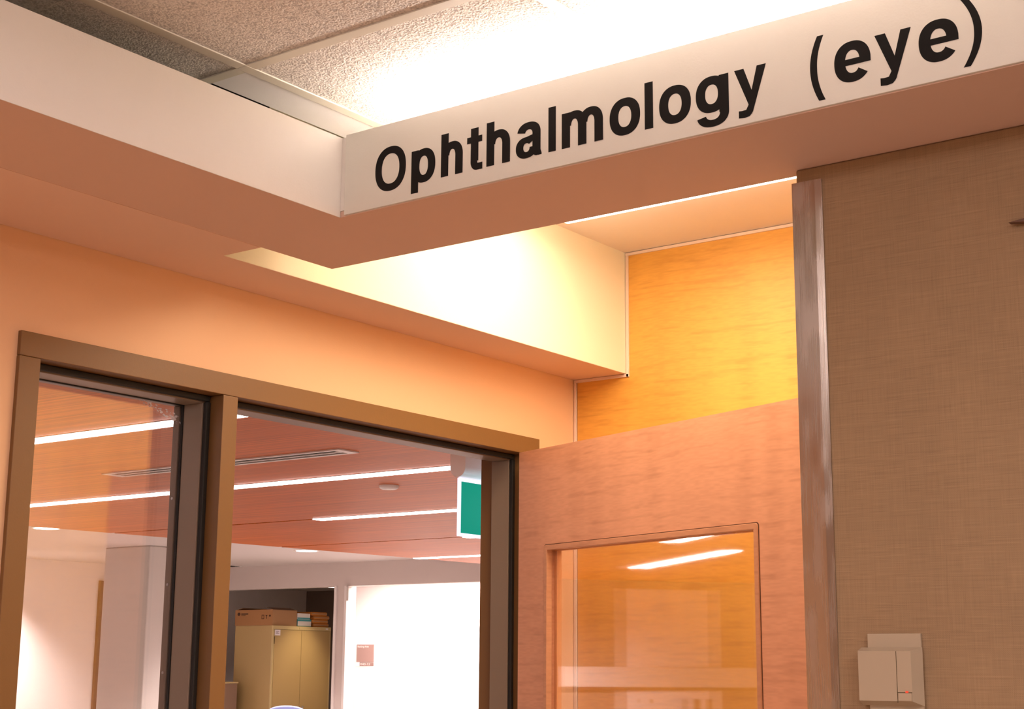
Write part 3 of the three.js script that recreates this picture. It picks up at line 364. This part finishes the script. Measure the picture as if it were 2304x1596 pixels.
// tall metal cabinet with what stands on it
{ const x0 = 12.0, x1 = 12.92, z1 = -12.134, z0 = -12.73, y1 = 0.418, t = thing('metal_cabinet', 'tall tan two-door metal cabinet in the dark alcove', 'cabinet', (x0 + x1) / 2, FLOOR, (z0 + z1) / 2);
  mesh('body', bx(x0, x1, FLOOR, y1, z0, z1 - 0.02, 0.004), M.cabinet, t);
  mesh('top_rail', bx(x0, x1, y1 - 0.042, y1 - 0.0005, z1 - 0.021, z1 + 0.001, 0.002), M.cabinetTrim, t); mesh('side_rail', bx(x0, x0 + 0.02, FLOOR + 0.05, y1 - 0.043, z1 - 0.021, z1, 0.002), M.cabinetTrim, t); mesh('side_rail', bx(x1 - 0.02, x1, FLOOR + 0.05, y1 - 0.043, z1 - 0.021, z1, 0.002), M.cabinetTrim, t);
  const xm = 12.445; const d1 = mesh('door', bx(x0 + 0.022, xm - 0.002, FLOOR + 0.06, y1 - 0.045, z1 - 0.019, z1 + 0.002, 0.002), M.cabinet, t), d2 = mesh('door', bx(xm + 0.002, x1 - 0.022, FLOOR + 0.06, y1 - 0.045, z1 - 0.019, z1 + 0.002, 0.002), M.cabinet, t);
  sub('handle', bx(xm + 0.03, xm + 0.05, -0.6, -0.45, z1 + 0.002, z1 + 0.02, 0.004), M.chrome, d2, t); sub('hinge', bx(x0 + 0.018, x0 + 0.024, 0.22, 0.30, z1, z1 + 0.006), M.seam, d1, t);
  mesh('badge', bx(12.405, 12.47, y1 - 0.034, y1 - 0.014, z1 + 0.001, z1 + 0.003), M.cabinetTrim, t); mesh('badge', bx(12.83, 12.87, y1 - 0.030, y1 - 0.012, z1 + 0.001, z1 + 0.003), M.whitePlastic, t);
}
function print(w, h, draw) { const c = document.createElement('canvas'); c.width = w; c.height = h; const k = c.getContext('2d'); draw(k, w, h); const t = new THREE.CanvasTexture(c); t.colorSpace = THREE.SRGBColorSpace; return t; }
function quadUV(g, axis, a0, a1, y0, y1) { const p = g.attributes.position, uv = g.attributes.uv; for (let i = 0; i < p.count; i++) uv.setXY(i, ((axis === 'x' ? p.getX(i) : p.getZ(i)) - a0) / (a1 - a0), (p.getY(i) - EYE - y0) / (y1 - y0)); return g; }
{ const t = thing('paper_label', 'small white paper label in the top corner of the left cabinet door', 'label', 12.07, 0.34, -12.13), m = std({ roughness: 0.8, map: print(64, 64, (k, w, h) => { k.fillStyle = '#efeaf0'; k.fillRect(0, 0, w, h); k.fillStyle = '#a59aa5'; k.fillRect(14, 16, 34, 6); k.fillRect(14, 28, 26, 5); k.fillRect(14, 40, 36, 5); }) });
  mesh('sheet', quadUV(bx(12.025, 12.110, 0.310, 0.372, -12.1318, -12.1308), 'x', 12.025, 12.110, 0.310, 0.372), m, t); }
{ const x0 = 12.0, x1 = 12.38, z0 = -12.74, z1 = -12.15, y0 = 0.4185, y1 = 0.592, t = thing('cardboard_box', 'brown cardboard box with open flaps on top of the tan cabinet', 'box', 12.19, y0, -12.45);
  const side = print(256, 96, (k, w, h) => { k.fillStyle = '#a77a4f'; k.fillRect(0, 0, w, h); k.fillStyle = '#3a2416'; k.beginPath(); k.arc(26, 26, 10, 0, 7); k.fill(); k.font = '15px sans-serif'; k.fillRect(42, 22, 48, 7); k.fillRect(42, 33, 30, 3); k.strokeStyle = '#3a2416'; k.lineWidth = 3; k.strokeRect(184, 34, 14, 22); k.beginPath(); k.moveTo(208, 34); k.lineTo(222, 34); k.lineTo(215, 46); k.closePath(); k.fill(); k.fillRect(213, 44, 4, 12); k.beginPath(); k.arc(238, 38, 6, 0, 7); k.fill(); });
  mesh('carton', bx(x0, x1, y0, y1, z0, z1, 0.002), M.card, t); mesh('printed_side', quadUV(bx(x0 - 0.001, x0 + 0.0005, y0 + 0.002, y1 - 0.002, z0 + 0.002, z1 - 0.002), 'z', z0, z1, y0, y1), std({ roughness: 0.9, map: side }), t);
  const f = (y, zz, rz) => { const g = flat(new THREE.BoxGeometry(0.36, 0.004, 0.11)); g.rotateX(rz); g.translate(12.19, EYE + y, zz); return boxUV(g); };
  mesh('flap', f(0.603, -12.20, 0.22), M.cardDark, t); mesh('flap', f(0.602, -12.68, -0.18), M.card, t); }
{ const bxs = [['white and teal tissue box on the tan cabinet, topmost of its pair', 0.498, 0.563, M.paper, 12.395, 12.60], ['teal and white glove box on the tan cabinet, bottom of its pair', 0.4185, 0.4975, M.teal, 12.40, 12.62]];
  for (const [l, y0, y1, m, a, b] of bxs) { const t = thing('small_box', l, 'box', (a + b) / 2, y0, -12.24, 'small boxes on the tan cabinet'); mesh('carton', bx(a, b, y0, y1, -12.36, -12.16, 0.002), m, t); mesh('printed_band', bx(a + 0.003, b - 0.003, m === M.paper ? y0 + 0.003 : y0 + 0.006, m === M.paper ? y0 + 0.018 : y1 - 0.022, -12.1605, -12.1585), m === M.paper ? M.teal : M.paper, t); } }
for (let k = 0; k < 4; k++) { const y0 = 0.4185 + k * 0.042, t = thing('folder', ['bottom orange folder in the pile on the tan cabinet', 'second orange folder from the bottom of the pile', 'third orange folder from the bottom of the pile', 'topmost orange folder in the pile on the tan cabinet'][k], 'folder', 12.77, y0, -12.3, 'orange folders on the cabinet'); const dx = [0, -0.012, 0.008, -0.03][k]; mesh('cover', bx(12.645 + dx, 12.90 + dx, y0, y0 + 0.041, -12.47, -12.15, 0.012), M.orange, t); mesh('paper_edge', bx(12.65 + dx, 12.895 + dx, y0 + 0.012, y0 + 0.028, -12.152, -12.149), M.card, t); }
{ const t = thing('low_cabinet', 'lower grey brown cabinet at the left of the tall tan cabinet', 'cabinet', 11.7, FLOOR, -12.8); mesh('body', bx(11.55, 11.88, FLOOR, -0.21, -13.2, -12.53, 0.004), M.lowBrown, t); mesh('top', bx(11.54, 11.885, -0.2095, -0.193, -13.2, -12.52, 0.003), M.cabinetTrim, t); }
// door plaque on the bright wall
const PLQ = { z0: -11.795, z1: -11.54, y0: -0.011, y1: 0.033, y2: 0.225 };
{ const X = 13.0, z0 = -11.0 + 0.03, t0 = thing('room_plaque', 'brown room plaque reading Waiting Area and 040-12 on the white wall', 'plaque', X, 0.1, -11.67);
  const a = PLQ.z0, b = PLQ.z1, face = print(512, 400, (k, w, h) => { k.fillStyle = '#8d726a'; k.fillRect(0, 0, w, h); k.fillStyle = '#f3e4df'; k.font = '60px sans-serif'; k.fillText('Waiting Area', 22, 66); });
  mesh('upper_panel', quadUV(bx(X - 0.008, X, PLQ.y1, PLQ.y2, a, b, 0), 'z', a, b, PLQ.y1, PLQ.y2), std({ roughness: 0.5, map: face }), t0);
  const num = print(384, 120, (k, w, h) => { k.fillStyle = '#866b63'; k.fillRect(0, 0, w, h); k.fillStyle = '#f3e4df'; k.font = '92px sans-serif'; k.fillText('040-12', 18, 92); });
  const c = a + (b - a) * 0.2; mesh('number_panel', quadUV(bx(X - 0.008, X, PLQ.y0, PLQ.y1 - 0.006, c, b, 0), 'z', c, b, PLQ.y0, PLQ.y1 - 0.006), std({ roughness: 0.5, map: num }), t0);
  mesh('symbol_panel', bx(X - 0.008, X, PLQ.y0, PLQ.y1 - 0.006, a - 0.004, c - 0.003), M.paper, t0);
}
// chair whose rounded back just shows
{ const x = 10.6, z = -10.5, t = thing('chair', 'pale blue chair back rounded at the top, just showing at the bottom edge', 'chair', x, FLOOR, z), top = -0.384;
  const s = new THREE.Shape(); s.moveTo(-0.20, -0.42); s.lineTo(-0.21, -0.14); s.bezierCurveTo(-0.21, -0.03, -0.12, 0, 0, 0); s.bezierCurveTo(0.12, 0, 0.21, -0.03, 0.21, -0.14); s.lineTo(0.20, -0.42); s.closePath();
  const g = flat(new THREE.ExtrudeGeometry(s, { depth: 0.04, bevelEnabled: true, bevelSize: 0.012, bevelThickness: 0.014, bevelSegments: 3 })); g.rotateY(-0.8); g.translate(x, EYE + top - 0.012, z); mesh('backrest', boxUV(g), M.blue, t);
  const q = bx(-0.23, 0.23, 0, 0.07, -0.23, 0.23, 0.03); q.translate(0, -EYE, 0); q.rotateY(-0.8); q.translate(x - 0.17, EYE + FLOOR + 0.66, z + 0.17); mesh('seat', q, M.blue, t);
  mesh('pole', cyl(0.03, 0.03, 0.6, x - 0.17, FLOOR + 0.36, z + 0.17, 20), M.chrome, t); mesh('foot', cyl(0.26, 0.28, 0.05, x - 0.17, FLOOR + 0.03, z + 0.17), M.chrome, t); mesh('spine', bx(x - 0.02, x + 0.05, FLOOR + 0.62, FLOOR + 0.80, z - 0.05, z + 0.02, 0.01), M.chrome, t); }
{ const t = thing('small_vent', 'tiny dark slotted vent on the white ceiling beyond the mullion', 'air vent', 11.66, WHITECEIL, -12.44); mesh('plate', bx(11.58, 11.74, WHITECEIL - 0.006, WHITECEIL, -12.56, -12.38, 0.002), M.whiteMetal, t); for (const z of [-12.53, -12.46]) mesh('slot', bx(11.60, 11.72, WHITECEIL - 0.009, WHITECEIL - 0.0062, z, z + 0.05), M.dark, t); }

for (const o of bases) { delete o.userData.base; delete o.userData.partNames; }
scene.traverse(o => { if (o.isMesh) delete o.userData.n; });
renderer.render(scene, camera);
